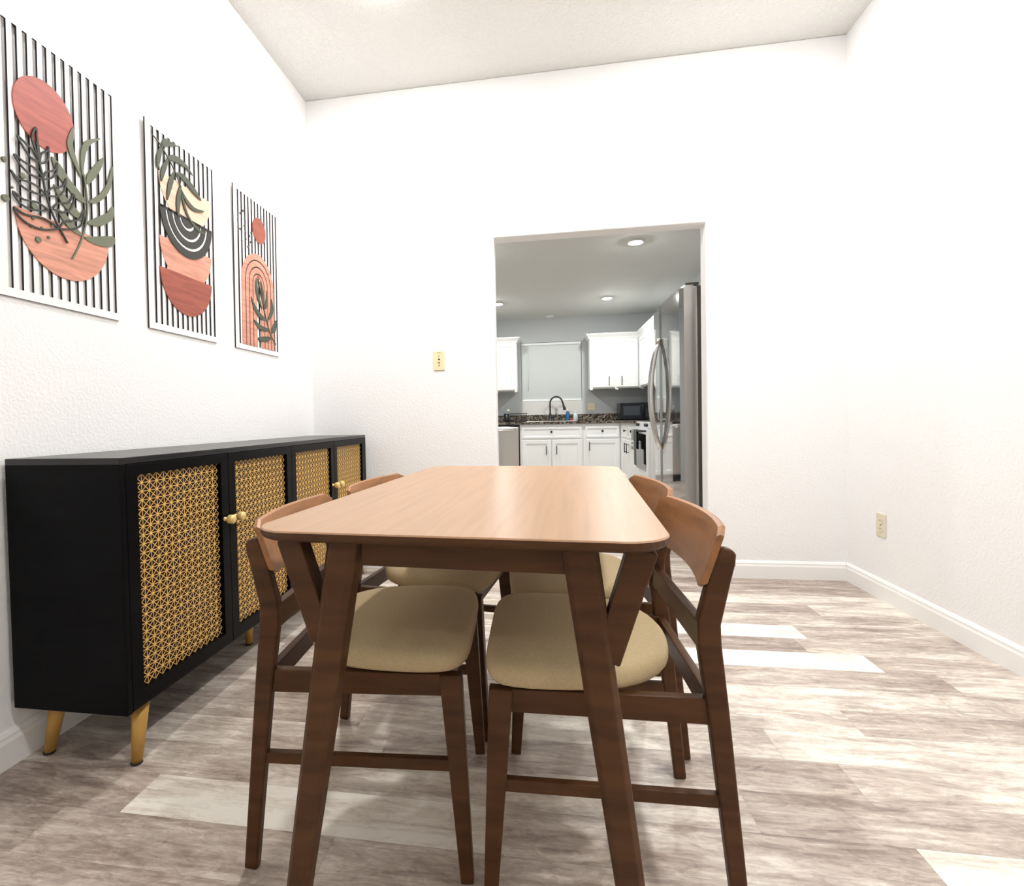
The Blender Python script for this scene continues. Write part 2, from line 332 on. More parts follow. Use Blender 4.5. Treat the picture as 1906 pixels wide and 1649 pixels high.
# traced outlines (y, z in metres on the left wall)
ART={"a1_stem":[[1.193,1.465],[1.217,1.509],[1.238,1.561],[1.251,1.611],[1.255,1.658],[1.251,1.709],[1.244,1.751]],"a1_leaf":[[[1.208,1.882],[1.186,1.832],[1.189,1.802],[1.206,1.772],[1.234,1.734],[1.219,1.784],[1.206,1.822]],[[1.239,1.742],[1.233,1.791],[1.241,1.84],[1.264,1.87],[1.318,1.902],[1.279,1.865],[1.258,1.832],[1.248,1.792]],[[1.253,1.726],[1.259,1.757],[1.289,1.8],[1.323,1.84],[1.32,1.812],[1.295,1.767],[1.269,1.733]],[[1.129,1.753],[1.146,1.708],[1.177,1.684],[1.212,1.661],[1.251,1.66],[1.221,1.69],[1.192,1.709],[1.161,1.739]],[[1.259,1.669],[1.301,1.706],[1.337,1.758],[1.362,1.83],[1.361,1.782],[1.344,1.734],[1.313,1.694],[1.285,1.673]],[[1.134,1.672],[1.153,1.634],[1.181,1.611],[1.217,1.597],[1.24,1.601],[1.211,1.628],[1.182,1.646],[1.154,1.662]],[[1.252,1.598],[1.298,1.634],[1.337,1.662],[1.36,1.692],[1.361,1.651],[1.322,1.616],[1.288,1.599]],[[1.145,1.603],[1.161,1.575],[1.193,1.552],[1.232,1.548],[1.208,1.57],[1.176,1.593]],[[1.239,1.547],[1.274,1.56],[1.36,1.588],[1.359,1.557],[1.31,1.539],[1.267,1.538]]],"a1_spray_stem":[[1.079,1.772],[1.086,1.717],[1.097,1.674],[1.105,1.627],[1.13,1.57],[1.149,1.543],[1.175,1.507]],"a1_spray":[[[1.086,1.72],[1.071,1.756],[1.065,1.781],[1.079,1.813],[1.081,1.784],[1.086,1.752],[1.086,1.72]],[[1.086,1.717],[1.071,1.739],[1.047,1.75],[1.021,1.76],[1.034,1.741],[1.058,1.718],[1.086,1.717]],[[1.097,1.674],[1.075,1.691],[1.038,1.695],[1.01,1.703],[1.026,1.683],[1.056,1.668],[1.097,1.671]],[[1.105,1.63],[1.067,1.644],[1.018,1.64],[0.999,1.655],[1.015,1.633],[1.047,1.618],[1.105,1.625]],[[1.113,1.585],[1.078,1.595],[1.034,1.587],[1.003,1.597],[1.021,1.573],[1.058,1.567],[1.113,1.584]],[[1.146,1.543],[1.096,1.555],[1.038,1.546],[1.004,1.553],[1.025,1.529],[1.068,1.519],[1.108,1.526],[1.146,1.542]],[[1.088,1.718],[1.094,1.744],[1.114,1.763],[1.116,1.777],[1.118,1.749],[1.106,1.724],[1.088,1.715]],[[1.097,1.674],[1.108,1.697],[1.136,1.715],[1.145,1.741],[1.143,1.712],[1.124,1.686],[1.097,1.671]],[[1.107,1.631],[1.123,1.655],[1.162,1.678],[1.175,1.708],[1.169,1.671],[1.146,1.641],[1.107,1.627]],[[1.127,1.598],[1.145,1.619],[1.182,1.636],[1.201,1.669],[1.202,1.65],[1.184,1.612],[1.151,1.595],[1.127,1.595]],[[1.149,1.547],[1.168,1.572],[1.217,1.595],[1.24,1.636],[1.228,1.583],[1.193,1.557],[1.149,1.543]]],"a1_dots":[[0.983,1.677,0.0072],[0.983,1.571,0.0096],[1.035,1.654,0.0084],[1.003,1.608,0.003],[1.018,1.592,0.0054],[1.068,1.581,0.0096],[1.11,1.587,0.0048],[1.064,1.546,0.006],[1.057,1.519,0.0048],[1.078,1.487,0.009],[1.112,1.505,0.0042],[1.09,1.526,0.003],[1.125,1.544,0.0048],[1.063,1.622,0.003]],"a2_leaf":[[[1.611,2.027],[1.617,2.047],[1.635,2.061],[1.666,2.063],[1.703,2.063],[1.656,2.041],[1.624,2.024]],[[1.602,2.016],[1.584,1.98],[1.578,1.948],[1.585,1.923],[1.6,1.958],[1.61,1.999]],[[1.64,1.986],[1.612,1.945],[1.6,1.91],[1.605,1.882],[1.624,1.921],[1.639,1.958]],[[1.679,1.951],[1.65,1.914],[1.636,1.865],[1.635,1.821],[1.657,1.868],[1.676,1.919]],[[1.645,1.994],[1.669,2.015],[1.711,2.022],[1.759,2.013],[1.795,1.985],[1.748,1.998],[1.7,1.995],[1.658,1.988]],[[1.689,1.952],[1.727,1.966],[1.776,1.955],[1.816,1.933],[1.85,1.903],[1.795,1.914],[1.745,1.936],[1.709,1.946]],[[1.713,1.91],[1.694,1.87],[1.687,1.824],[1.697,1.775],[1.708,1.819],[1.717,1.873]],[[1.719,1.899],[1.752,1.874],[1.802,1.855],[1.868,1.865],[1.844,1.851],[1.791,1.839],[1.746,1.856]],[[1.718,1.893],[1.741,1.844],[1.778,1.794],[1.867,1.763],[1.808,1.766],[1.757,1.799],[1.729,1.84]]],"a2_stem":[[1.56,2.039],[1.603,2.022],[1.645,1.99],[1.684,1.954],[1.72,1.903]],"a3_stem":[[2.483,1.366],[2.425,1.413],[2.395,1.467],[2.363,1.535],[2.338,1.604],[2.308,1.682]],"a3_leaf":[[[2.293,1.684],[2.279,1.631],[2.299,1.579],[2.344,1.535],[2.317,1.587],[2.303,1.636]],[[2.335,1.682],[2.343,1.613],[2.358,1.534],[2.37,1.578],[2.357,1.637]],[[2.366,1.538],[2.397,1.554],[2.404,1.593],[2.397,1.64],[2.384,1.589]],[[2.238,1.577],[2.264,1.516],[2.331,1.478],[2.396,1.482],[2.336,1.504],[2.276,1.538]],[[2.399,1.484],[2.441,1.508],[2.464,1.555],[2.441,1.606],[2.429,1.54]],[[2.261,1.463],[2.305,1.425],[2.376,1.42],[2.423,1.438],[2.337,1.444]],[[2.43,1.426],[2.471,1.428],[2.49,1.457],[2.494,1.501],[2.456,1.468]],[[2.302,1.378],[2.325,1.36],[2.39,1.369],[2.445,1.399],[2.375,1.394]]],"a3_dots":[[2.159,1.964,0.0044],[2.184,1.985,0.0051],[2.137,1.925,0.0044],[2.2,1.951,0.0044],[2.155,1.887,0.0044],[2.195,1.916,0.0036],[2.204,1.884,0.0036],[2.17,1.834,0.0036],[2.205,1.853,0.0036],[2.239,1.88,0.0044],[2.248,1.852,0.0036],[2.226,1.821,0.0051],[2.255,1.901,0.0029]]}

# ------------------------------------------------------------------ sideboard
def make_sideboard():
    XF, XB, Y0, Y1, Z0, Z1 = .3755, .020, .946, 2.884, .160, .849
    t = thing('sideboard', 'long black four-door sideboard with gold lattice doors against the left wall', 'sideboard', (0, 0, 0))
    tk = .018
    mb = MB().box(XB, XF, Y0, Y1, Z1-tk, Z1)
    mb.build('top_panel', M['blacktop'], t, bevel=.0015)
    mb = MB().box(XB, XF, Y0, Y0+tk, Z0, Z1-tk).box(XB, XF, Y1-tk, Y1, Z0, Z1-tk).box(XB, XF-.022, Y0+tk, Y1-tk, Z0, Z0+tk).box(XB, XB+.006, Y0+tk, Y1-tk, Z0+tk, Z1-tk)
    for yy in (1.432, 1.908, 2.387): mb.box(XB+.006, XF-.03, yy-.009, yy+.009, Z0+tk, Z1-tk)
    mb.build('carcass', M['black'], t, bevel=.0012)
    seams = [.9645, 1.432, 1.908, 2.387, 2.8655]
    for k in range(4):
        a, b = seams[k]+.001, seams[k+1]-.001; z0, z1 = Z0+.002, Z1-tk-.002
        oa, ob = a+.042, b-.042; oz0, oz1 = .205, .798
        xf, xb = XF, XF-.020
        mb = MB()
        # door frame ring as one loft
        def ring(x, ya, yb, za, zb): return [(x, ya, za), (x, yb, za), (x, yb, zb), (x, ya, zb)]
        mb.loft([ring(xb, a, b, z0, z1), ring(xf, a, b, z0, z1), ring(xf, oa, ob, oz0, oz1), ring(xb, oa, ob, oz0, oz1)], closed=True)
        dr = mb.build('door', M['black'], t, bevel=.0012)
        B(xb-.004, xb, oa-.01, ob+.01, oz0-.01, oz1+.01).build('back_panel', M['panelback'], dr)
        # star lattice
        mb = MB(); nx, nz = 13, 24; dy, dz = (ob-oa)/nx, (oz1-oz0)/nz
        xl0, xl1 = xf-.0135, xf-.0125; hw = .00092
        def strip(p, q):
            (y0, zz0), (y1, zz1) = p, q; L = math.hypot(y1-y0, zz1-zz0); ny, nn = -(zz1-zz0)/L*hw, (y1-y0)/L*hw
            mb.add([(xl0, y0+ny, zz0+nn), (xl0, y1+ny, zz1+nn), (xl0, y1-ny, zz1-nn), (xl0, y0-ny, zz0-nn),
                    (xl1, y0+ny, zz0+nn), (xl1, y1+ny, zz1+nn), (xl1, y1-ny, zz1-nn), (xl1, y0-ny, zz0-nn)],
                   [(0,3,2,1),(4,5,6,7),(0,1,5,4),(1,2,6,5),(2,3,7,6),(3,0,4,7)])
        N = lambda i, j: (oa+i*dy, oz0+j*dz)
        for i in range(1, nx): strip(N(i, 0), N(i, nz))
        for j in range(1, nz): strip(N(0, j), N(nx, j))
        for s in range(-nz+1, nx):      # rising diagonals through the nodes
            i0, i1 = max(0, s), min(nx, nz+s)
            if i1 > i0: strip(N(i0, i0-s), N(i1, i1-s))
        for s in range(1, nx+nz):       # falling diagonals
            i0, i1 = max(0, s-nz), min(nx, s)
            if i1 > i0: strip(N(i0, s-i0), N(i1, s-i1))
        for i in range(1, nx):
            for j in range(1, nz):
                c = N(i, j); pts = [(c[0]+(.0041)*math.cos(math.pi*q/4+.39), c[1]+(.0041)*math.sin(math.pi*q/4+.39)) for q in range(8)]
                mb.prism(pts, 'x', xl0+.0002, xl1+.0005)
        mb.build('lattice', M['gold'], dr)
        ky = (b-.030) if k % 2 == 0 else (a+.030)
        mb = MB().lathe([(.0075, 0), (.0075, .003), (.0055, .005), (.0055, .016)], (XF, ky, .603), 'x', 14)
        mb.lathe([(.006, .016), (.0140, .0165), (.0155, .019), (.0155, .034), (.014, .037), (.001, .0375)], (XF, ky, .603), 'x', 20)
        mb.build('knob', M['knob'], dr)
    def leg(x, y, dx, dy, h=Z0):
        top, bot = (x, y), (x+dx, y+dy); rings = []
        for f, r in ((0, .024), (.96, .0145)):
            rings.append([(top[0]+(bot[0]-top[0])*f+r*math.cos(2*math.pi*k/16), top[1]+(bot[1]-top[1])*f+r*math.sin(2*math.pi*k/16), h*(1-f)+.0) for k in range(16)])
        lg = MB().loft(rings, True).build('leg', M['goldleg'], t)
        MB().lathe([(.0135, .0005), (.0155, .002), (.0150, .0065)], (bot[0], bot[1], 0), 'z', 16).build('foot_cap', M['rubber'], lg)
    leg(.335, 1.040, .016, -.042); leg(.070, 1.040, -.008, -.034)
    leg(.335, 2.800, .012, .040); leg(.070, 2.800, -.008, .034)
    leg(.228, 1.775, 0, 0)
make_sideboard()

# ------------------------------------------------------------------ wall art
def art_root(y0, label):
    t = thing('wall_art', label, 'wall art', (-.0092, y0, 1.303), 0, 'slatted wall art panels on the left wall')
    t.rotation_euler = (0, .0105, 0)      # hangs from the top, leaning a little off the wall
    X0, X1, WD, HT = .010, .0165, .4265, .788
    s0, s1, a, pitch, sw = .0245, .771, .0285, .0308, .0150
    mb = MB()
    # white slatted face and dark cut edges: slats with their own sides
    xs = [0] + [v for i in range(13) for v in (a+pitch*i, a+pitch*i+sw)] + [WD]
    def blk(ya, yb, za, zb, left, right, top, bot):
        p = [(X0,ya,za),(X1,ya,za),(X1,yb,za),(X0,yb,za),(X0,ya,zb),(X1,ya,zb),(X1,yb,zb),(X0,yb,zb)]
        mb.cur = 0; mb.add(p, [(1,2,6,5), (0,4,7,3)]); mb.cur = 1
        mb.add(p, [f for f, k in (((0,1,5,4), left), ((2,3,7,6), right), ((4,5,6,7), top), ((0,3,2,1), bot)) if k])
    for k in range(0, len(xs), 2): blk(xs[k], xs[k+1], s0, s1, 1, 1, 0, 0)
    blk(0, WD, 0, s0, 1, 1, 1, 1); blk(0, WD, s1, HT, 1, 1, 1, 1)
    mb.build('slatted_board', [M['artwhite'], M['burnt']], t)
    for yy in (.0755, .3530): B(.0035, X0, yy, yy+.0125, .772, .786).build('wall_spacer', M['burnt'], t)
    return t
def flat(t, name, pts, m, x0, x1, y0, label=None):
    o = MB().prism([(p[0]-y0, p[1]-1.303) for p in pts], 'x', x0, x1).build(name, m, t)
    if label: o['label'] = label
    return o
def ribbon(t, name, pts, wd, m, x0, x1, y0, closed=False):
    mb = MB(); P = [Vector((p[0]-y0, p[1]-1.303)) for p in pts]
    # smooth the trace
    Q = []
    for i in range(len(P)-1):
        p0, p1, p2, p3 = P[max(i-1,0)], P[i], P[i+1], P[min(i+2,len(P)-1)]
        for k in range(4):
            u = k/4; Q.append(.5*((2*p1)+(p2-p0)*u+(2*p0-5*p1+4*p2-p3)*u*u+(3*p1-p0-3*p2+p3)*u**3))
    Q.append(P[-1]); rings = []
    for i, p in enumerate(Q):
        d = (Q[min(i+1, len(Q)-1)]-Q[max(i-1, 0)]); d = d.normalized() if d.length > 1e-6 else Vector((1, 0)); n = Vector((-d.y, d.x))*wd/2
        rings.append([(x0, p.x+n.x, p.y+n.y), (x1, p.x+n.x, p.y+n.y), (x1, p.x-n.x, p.y-n.y), (x0, p.x-n.x, p.y-n.y)])
    return mb.loft(rings).build(name, m, t)
def smooth_poly(pts):
    P = [Vector(p) for p in pts]; n = len(P); Q = []
    for i in range(n):
        p0, p1, p2, p3 = P[i-1], P[i], P[(i+1) % n], P[(i+2) % n]
        for k in range(3):
            u = k/3; Q.append(.5*((2*p1)+(p2-p0)*u+(2*p0-5*p1+4*p2-p3)*u*u+(3*p1-p0-3*p2+p3)*u**3))
    return [(q.x, q.y) for q in Q]
def disc(c, r, a0=0, a1=360, n=40):
    return [(c[0]+r*math.cos(math.radians(a0+(a1-a0)*k/n)), c[1]+r*math.sin(math.radians(a0+(a1-a0)*k/n))) for k in range(n + (0 if a1-a0 >= 360 else 1))]
def arcband(c, r0, r1, a0=180, a1=360, n=32): return disc(c, r1, a0, a1, n) + disc(c, r0, a0, a1, n)[::-1]

y0 = .9595
t = art_root(y0, 'slatted wall art with large terracotta disc and leafy peach bowl, nearest of the three')
A, Bx, Cx = .0165, .0195, .0225
flat(t, 'sun_disc', disc((1.114, 1.867), .1005, n=56), M['terra'], A, Bx, y0)
flat(t, 'bowl', disc((1.175, 1.5605), .1655, 180, 360), M['peach'], A, Bx, y0)
for p in ART['a1_leaf']: flat(t, 'leaf', smooth_poly(p), M['sage'], Bx-.001, Cx, y0)
ribbon(t, 'leaf_stem', ART['a1_stem'], .0055, M['sage'], Bx-.001, Cx+.0004, y0)
for p in ART['a1_spray']: ribbon(t, 'outline_leaf', p, .0050, M['char'], Cx-.001, Cx+.0025, y0)
ribbon(t, 'spray_stem', ART['a1_spray_stem'], .0048, M['char'], Cx-.001, Cx+.003, y0)
for p in ART['a1_dots']: flat(t, 'dot', disc(p[:2], max(p[2], .003), n=18), M['sage'], A, Cx+.001, y0)
y0 = 1.5285
t = art_root(y0, 'slatted wall art with a stack of four half-round bowls, middle of the three')
cy = 1.757; r = .1635
flat(t, 'blush_bowl', disc((cy, 1.9215), r, 180, 360), M['blush'], A, A+.002, y0)
mb = MB()
for r0, r1 in ((.0, .040), (.051, .083), (.094, .121), (.132, r)):
    pts = (disc((cy, 1.7935), r1, 180, 360) if r0 == 0 else arcband((cy, 1.7935), r0, r1)); mb.prism([(p[0]-y0, p[1]-1.303) for p in pts], 'x', A+.002, A+.005)
mb.box(A+.002, A+.005, cy-r-y0, cy+r-y0, 1.783-1.303, 1.7945-1.303)
mb.build('ringed_bowl', M['char'], t)
flat(t, 'ring_gap_backing', disc((cy, 1.7930), r-.006, 180, 360), M['artwhite'], A+.0004, A+.0022, y0)
flat(t, 'peach_bowl', disc((cy-.002, 1.673), r, 180, 360), M['peach'], A, A+.0012, y0)
flat(t, 'terracotta_bowl', disc((cy-.005, 1.5515), r, 180, 360), M['terradk'], A, A+.003, y0)
for p in ART['a2_leaf']: flat(t, 'leaf', smooth_poly(p), M['olive'], A+.004, A+.007, y0)
ribbon(t, 'leaf_stem', ART['a2_stem'], .005, M['olive'], A+.004, A+.0075, y0)
y0 = 2.1035
t = art_root(y0, 'slatted wall art with small terracotta disc above a peach arch, farthest of the three')
flat(t, 'sun_disc', disc((2.333, 1.936), .0655), M['terradk'], A, Bx, y0)
ac, az = 2.3155, 1.652
for k, (r0, r1) in enumerate(((.126, .1555), (.092, .119), (.058, .085), (.022, .051))):
    pts = disc((ac, az), r1, 0, 180, 28) + [(ac-r1, 1.329), (ac-r0, 1.329)] + disc((ac, az), r0, 180, 0, 28) + [(ac+r0, 1.329), (ac+r1, 1.329)]
    flat(t, 'arch', pts, M['peach'], A, Bx, y0)
pts = disc((ac, az), .152, 0, 180, 28) + [(ac-.152, 1.330), (ac-.026, 1.330)] + disc((ac, az), .026, 180, 0, 28) + [(ac+.026, 1.330), (ac+.152, 1.330)]
flat(t, 'arch_groove_backing', pts, M['char'], A, A+.0008, y0)
flat(t, 'small_bead', disc((2.316, 1.69), .012, n=16), M['terradk'], A, Bx+.001, y0)
for p in ART['a3_leaf']: flat(t, 'leaf', smooth_poly(p), M['olive'], Bx-.001, Cx, y0)
ribbon(t, 'leaf_stem', ART['a3_stem'], .006, M['olive'], Bx-.001, Cx, y0)
for p in ART['a3_dots']: flat(t, 'dot', disc(p[:2], max(p[2]*1.35, .0055), n=14), M['olive'], A, Bx, y0)

# ------------------------------------------------------------------ dining table
def make_table():
    t = thing('dining_table', 'long walnut dining table with rounded corners and forked legs', 'table', (1.352, 1.1176, 0), -.0598)
    YA, YE = -.595, .650
    def ring(off, z): return [(p[0], p[1], z) for p in rrect(-.35+off, .35-off, YA+off, YE-off, .075-off, 8)]
    tp = MB().loft([ring(.012, .7305), ring(.003, .735), ring(0, .740), ring(0, .7475), ring(.0020, .75)]).build('tabletop', [M['top'], M['walnut']], t)
    for p in tp.data.polygons:
        if p.normal.z < .5: p.material_index = 1
    LEG = {-1: (-.184, -.299, -.226, -.289), 1: (.213, .310, .252, .308)}
    for sx in (-1, 1):
        xt, xb, bb, bt = LEG[sx]
        for sy in (-1, 1):
            ye = YA+.057 if sy < 0 else YE-.052
            p0, p1 = (xt, ye, .7305), (xb, ye+sy*.022, 0)
            mb = MB(); rings = []
            for f, w_, d_ in ((0, .057, .052), (.35, .052, .049), (1, .040, .036)):
                c = [p0[k]+(p1[k]-p0[k])*f for k in range(3)]; ch = .009
                sec = [(-w_/2+ch, -d_/2), (w_/2-ch, -d_/2), (w_/2, -d_/2+ch), (w_/2, d_/2-ch), (w_/2-ch, d_/2), (-w_/2+ch, d_/2), (-w_/2, d_/2-ch), (-w_/2, -d_/2+ch)]
                rings.append([(c[0]+q[0], c[1]+q[1], c[2]) for q in sec])
            lg = mb.loft(rings).build('leg', M['walnut'], t, bevel=.002)
            MB().beam([(bb, ye+sy*.006, .555), (bt, ye+sy*.002, .7305)], (.040, .044), (.036, .036), (0, 1, 0)).build('brace', M['walnut'], lg, bevel=.003)
    for yy in (YA+.060, YE-.055): B(-.155, .20, yy-.011, yy+.011, .684, .7305).build('end_apron', M['walnutx'], t, bevel=.002)
    for xx in (-.184, .213): B(xx-.011, xx+.011, YA+.085, YE-.080, .684, .7305).build('side_apron', M['walnut'], t, bevel=.002)
make_table()

# ------------------------------------------------------------------ chairs
def make_chair(label):
    t = thing('dining_chair', label, 'chair', (0, 0, 0), 0, 'walnut dining chairs around the table')
    # seat cushion: rounded plan, domed
    def plan(s, z):
        half = [(.240, 0), (.240, .10), (.237, .165), (.222, .208), (.190, .226), (.11, .228), (.03, .221), (-.03, .206), (-.085, .170), (-.125, .115), (-.142, .05), (-.146, 0)]
        pts = half + [(x, -y) for x, y in half[-2:0:-1]]
        return [(.045+(x-.045)*s, y*s, z) for x, y in pts]
    rings = [plan(.90, .4215), plan(.985, .427), plan(1.0, .440), plan(.992, .456), plan(.955, .468), plan(.86, .4755), plan(.6, .480), plan(.25, .482)]
    MB().loft(rings, True).build('seat', M['fabric'], t, subsurf=1)
    for s in (-1, 1):
        MB().beam([(.203, s*.203, .4205), (.230, s*.210, 0)], (.046, .026), (.026, .022), (0, 1, 0)).build('front_leg', M['walnut'], t, bevel=.003)
        path = [(-.226, s*.210, 0), (-.186, s*.208, .40), (-.172, s*.207, .52), (-.171, s*.207, .56), (-.190, s*.207, .64), (-.199, s*.207, .672), (-.2045, s*.207, .688), (-.2065, s*.207, .694)]
        rl = MB().beam(path, (.028, .037, .041, .041, .038, .036, .028, .014), (.023,)*8, (0, 1, 0)).build('rear_leg', M['walnut'], t, bevel=.005, seg=3)
        MB().lathe([(.0065, 0), (.0065, -.004), (.004, -.006), (.0005, -.0062)], (-.2115, s*.207, .665), 'x', 12).build('screw_cap', M['walnut'], rl)
        MB().beam([(-.178, s*.203, .398), (.196, s*.200, .398)], (.048, .044), (.020, .020), (0, 1, 0)).build('side_rail', M['walnutx'], t, bevel=.002)
        MB().beam([(-.200, s*.2075, .236), (.213, s*.2055, .236)], (.024, .024), (.016, .016), (0, 1, 0)).build('side_stretcher', M['walnutx'], t, bevel=.002)
    def cross(name, x, z, h, d, hw, mtl): B(x-d/2, x+d/2, -hw, hw, z-h/2, z+h/2).build(name, mtl, t, bevel=.002)
    cross('front_rail', .196, .398, .044, .018, .192, M['walnut'])
    cross('rear_rail', -.180, .398, .046, .018, .198, M['walnut'])
    cross('back_cross_rail', -.168, .528, .050, .019, .197, M['walnut'])
    # curved plywood backrest
    rings = []; n = 16; hw = .219
    for k in range(n+1):
        y = -hw+2*hw*k/n; u = y/hw
        bow = -.030*(1-u*u)
        e = max(0, abs(u)-.88)/.12; ins = .012*e*e
        z0, z1 = .618+ins, .732-ins
        def X(z): return -.158+bow-.036*(z-.618)/.114
        th = .013
        rings.append([(X(z0)+th/2, y, z0+.003), (X(z0), y, z0), (X(z0)-th/2, y, z0+.003), (X(z1)-th/2, y, z1-.003), (X(z1), y, z1), (X(z1)+th/2, y, z1-.003)])
    MB().loft(rings, False).build('backrest', [M['ply']], t)
    return t
ch = make_chair('walnut chair with beige seat at the near end of the table, sideboard side')
ch.location = (1.070, .948, 0); ch.rotation_euler = (0, 0, math.radians(3.5))
dup(ch, (1.093, 1.470, 0), math.radians(-7.4), 'walnut chair with beige seat at the far end of the table, sideboard side')
dup(ch, (1.588, .923, 0), math.radians(181.5), 'walnut chair with beige seat at the near end of the table, right-hand side')
dup(ch, (1.598, 1.413, 0), math.radians(184.5), 'walnut chair with beige seat at the far end of the table, doorway and outlet side')

# ------------------------------------------------------------------ switch and outlet
t = thing('light_switch', 'cream toggle switch plate on the back wall left of the doorway', 'light switch', (.8335, D, 1.295))
p = B(-.0355, .0355, -.006, 0, -.059, .059).build('wall_plate', M['cream'], t, bevel=.003, seg=3)
B(-.006, .006, -.0075, -.0055, -.013, .013).build('toggle_slot', M['slot'], p)
MB().beam([(0, -.006, .0), (0, -.017, -.009)], (.010, .008), (.009, .008), (1, 0, 0)).build('toggle', M['cream'], t, bevel=.001)
for s in (-1, 1): MB().lathe([(.0035, 0), (.0035, -.0012), (.001, -.0016)], (0, -.006, s*.030), 'y', 10).build('screw', M['screw'], t)
B(-.012, .011, -.0064, -.0058, .0475, .0505).build('worn_mark', M['screw'], t)
t = thing('wall_outlet', 'ivory duplex outlet low on the right wall above the baseboard', 'outlet', (W, 2.661, .3685))
p = B(-.006, 0, -.0375, .0375, -.058, .058).build('wall_plate', M['creamlight'], t, bevel=.003, seg=3)
for s in (-1, 1):
    r_ = MB().prism([(q[0], q[1]+s*.0205) for q in rrect(-.0165, .0165, -.0135, .0135, .008, 4)], 'x', -.0085, -.005).build('receptacle', M['creamlight'], t)
    mb = MB()
    for yy in (-.006, .006): mb.box(-.0088, -.0083, yy-.001, yy+.001, s*.0205-.002, s*.0205+.006)
    mb.build('slots', M['slot'], r_)
MB().lathe([(.0033, 0), (.0033, -.001), (.001, -.0015)], (-.006, 0, 0), 'x', 10).build('screw', M['screw'], t)

# ------------------------------------------------------------------ kitchen window and blind
t = bpy.data.objects.new('window_1', None); COL.objects.link(t); struct(t); t.location = (0, KY, 0)
mb = MB()
for a in ((WX0, WX0+.045, 1.185, WZ1), (WX1-.045, WX1, 1.185, WZ1), (WX0+.045, WX1-.045, 1.185, 1.23), (WX0+.045, WX1-.045, WZ1-.045, WZ1), (1.535, 1.575, 1.23, WZ1-.045)): mb.box(a[0], a[1], .062, .105, a[2], a[3])
mb.build('window_frame', M['frame'], t)
B(WX0+.045, WX1-.045, .08, .086, 1.23, WZ1-.045).build('pane', M['winglass'], t)
struct(B(WX0, WX1, KY+.012, KY+.06, WZ0, 1.183).build('trim_1', M['tilewall']))
t = thing('window_blind', 'closed white slatted blind over the kitchen window above the sink', 'window blind', (1.555, KY+.03, 1.19))
B(-.452, .452, -.024, .016, .852, .890).build('headrail', M['blind'], t, bevel=.003)
mb = MB(); n = 36
for k in range(n):
    z = .838-(.838-.022)*k/(n-1); 
    mb.beam([(-.449, 0, z), (.449, 0, z)], (.0265, .0265), (.0014, .0014), (0, .88, .47))
# beam's side is its thin direction here, so each slat hangs almost closed
mb.build('slats', M['blind'], t)
B(-.449, .449, -.013, .013, -.004, .016).build('bottom_rail', M['blind'], t, bevel=.003)
MB().tube([(-.345, -.028, .858), (-.347, -.028, .5), (-.350, -.028, .155)], .0045, 8).build('tilt_wand', M['frame'], t)

# ------------------------------------------------------------------ kitchen cabinets
FY, FX = 7.49, 2.49         # front planes of the back run and of the right run
def slab(x0, x1, z0, z1, name, parent, raised=True, y=0.0):
    """a door or drawer front in the local frame of its cabinet: faces -y, front plane y"""
    fr = .052 if z1-z0 > .3 else .026
    mb = MB()
    def rg(yy, i): return [(x0+i, yy, z0+i), (x1-i, yy, z0+i), (x1-i, yy, z1-i), (x0+i, yy, z1-i)]
    mb.loft([rg(y, 0), rg(y-.016, 0), rg(y-.019, .004), rg(y-.019, fr), rg(y-.010, fr+.010)])
    return mb.build(name, M['cab'], parent)
def pull(x, z, parent, y=0.0, h=.125):
    mb = MB().tube([(x, y-.046, z-h/2), (x, y-.046, z+h/2)], .0058, 8)
    for s in (-1, 1): mb.tube([(x, y-.017, z+s*h*.38), (x, y-.046, z+s*h*.38)], .005, 8)
    mb.build('handle', M['blackmetal'], parent)
def knob(x, z, parent, y=0.0):
    MB().lathe([(.006, -.017), (.006, -.030), (.015, -.034), (.0165, -.040), (.012, -.046), (.001, -.047)], (x, y, z), 'y', 16).build('knob', M['blackmetal'], parent)
def base_body(x0, x1, parent, depth=.60, top=.838):
    mb = MB().box(x0, x1, 0, depth, .10, top).box(x0, x1, .065, depth, 0, .10)
    return mb.build('body', M['cab'], parent, bevel=.001)
t = thing('sink_base_cabinet', 'white base cabinet with two doors and one knob under the sink', 'cabinet', (0, FY, 0))
MB().box(1.094, 1.112, 0, .60, .10, .838).box(1.960, 1.978, 0, .60, .10, .838).box(1.112, 1.960, 0, .60, .10, .118).box(1.112, 1.960, 0, .02, .118, .838).box(1.112, 1.960, .585, .60, .118, .838).box(1.094, 1.978, .065, .085, 0, .10).build('body', M['cab'], t)
d = slab(1.120, 1.958, .635, .795, 'drawer_front', t); knob(1.540, .728, d)
d = slab(1.120, 1.532, .115, .612, 'door', t); pull(1.466, .466, d)
d = slab(1.546, 1.958, .115, .612, 'door', t); pull(1.610, .468, d)
t = thing('drawer_base_cabinet', 'white base cabinet with one drawer over one door, right of the sink', 'cabinet', (0, FY, 0))
base_body(1.980, 2.488, t)
d = slab(2.012, 2.470, .640, .795, 'drawer_front', t); knob(2.243, .729, d)
d = slab(2.012, 2.470, .115, .615, 'door', t); pull(2.063, .516, d)
t = thing('corner_base_cabinet', 'white base cabinet in the left corner of the kitchen beyond the dishwasher', 'cabinet', (0, FY, 0))
base_body(KX0+.01, .462, t)
for a in (KX0+.03, -.07): d = slab(a, a+.50, .640, .795, 'drawer_front', t); knob(a+.25, .728, d); d = slab(a, a+.50, .115, .615, 'door', t); pull(a+.44, .50, d)
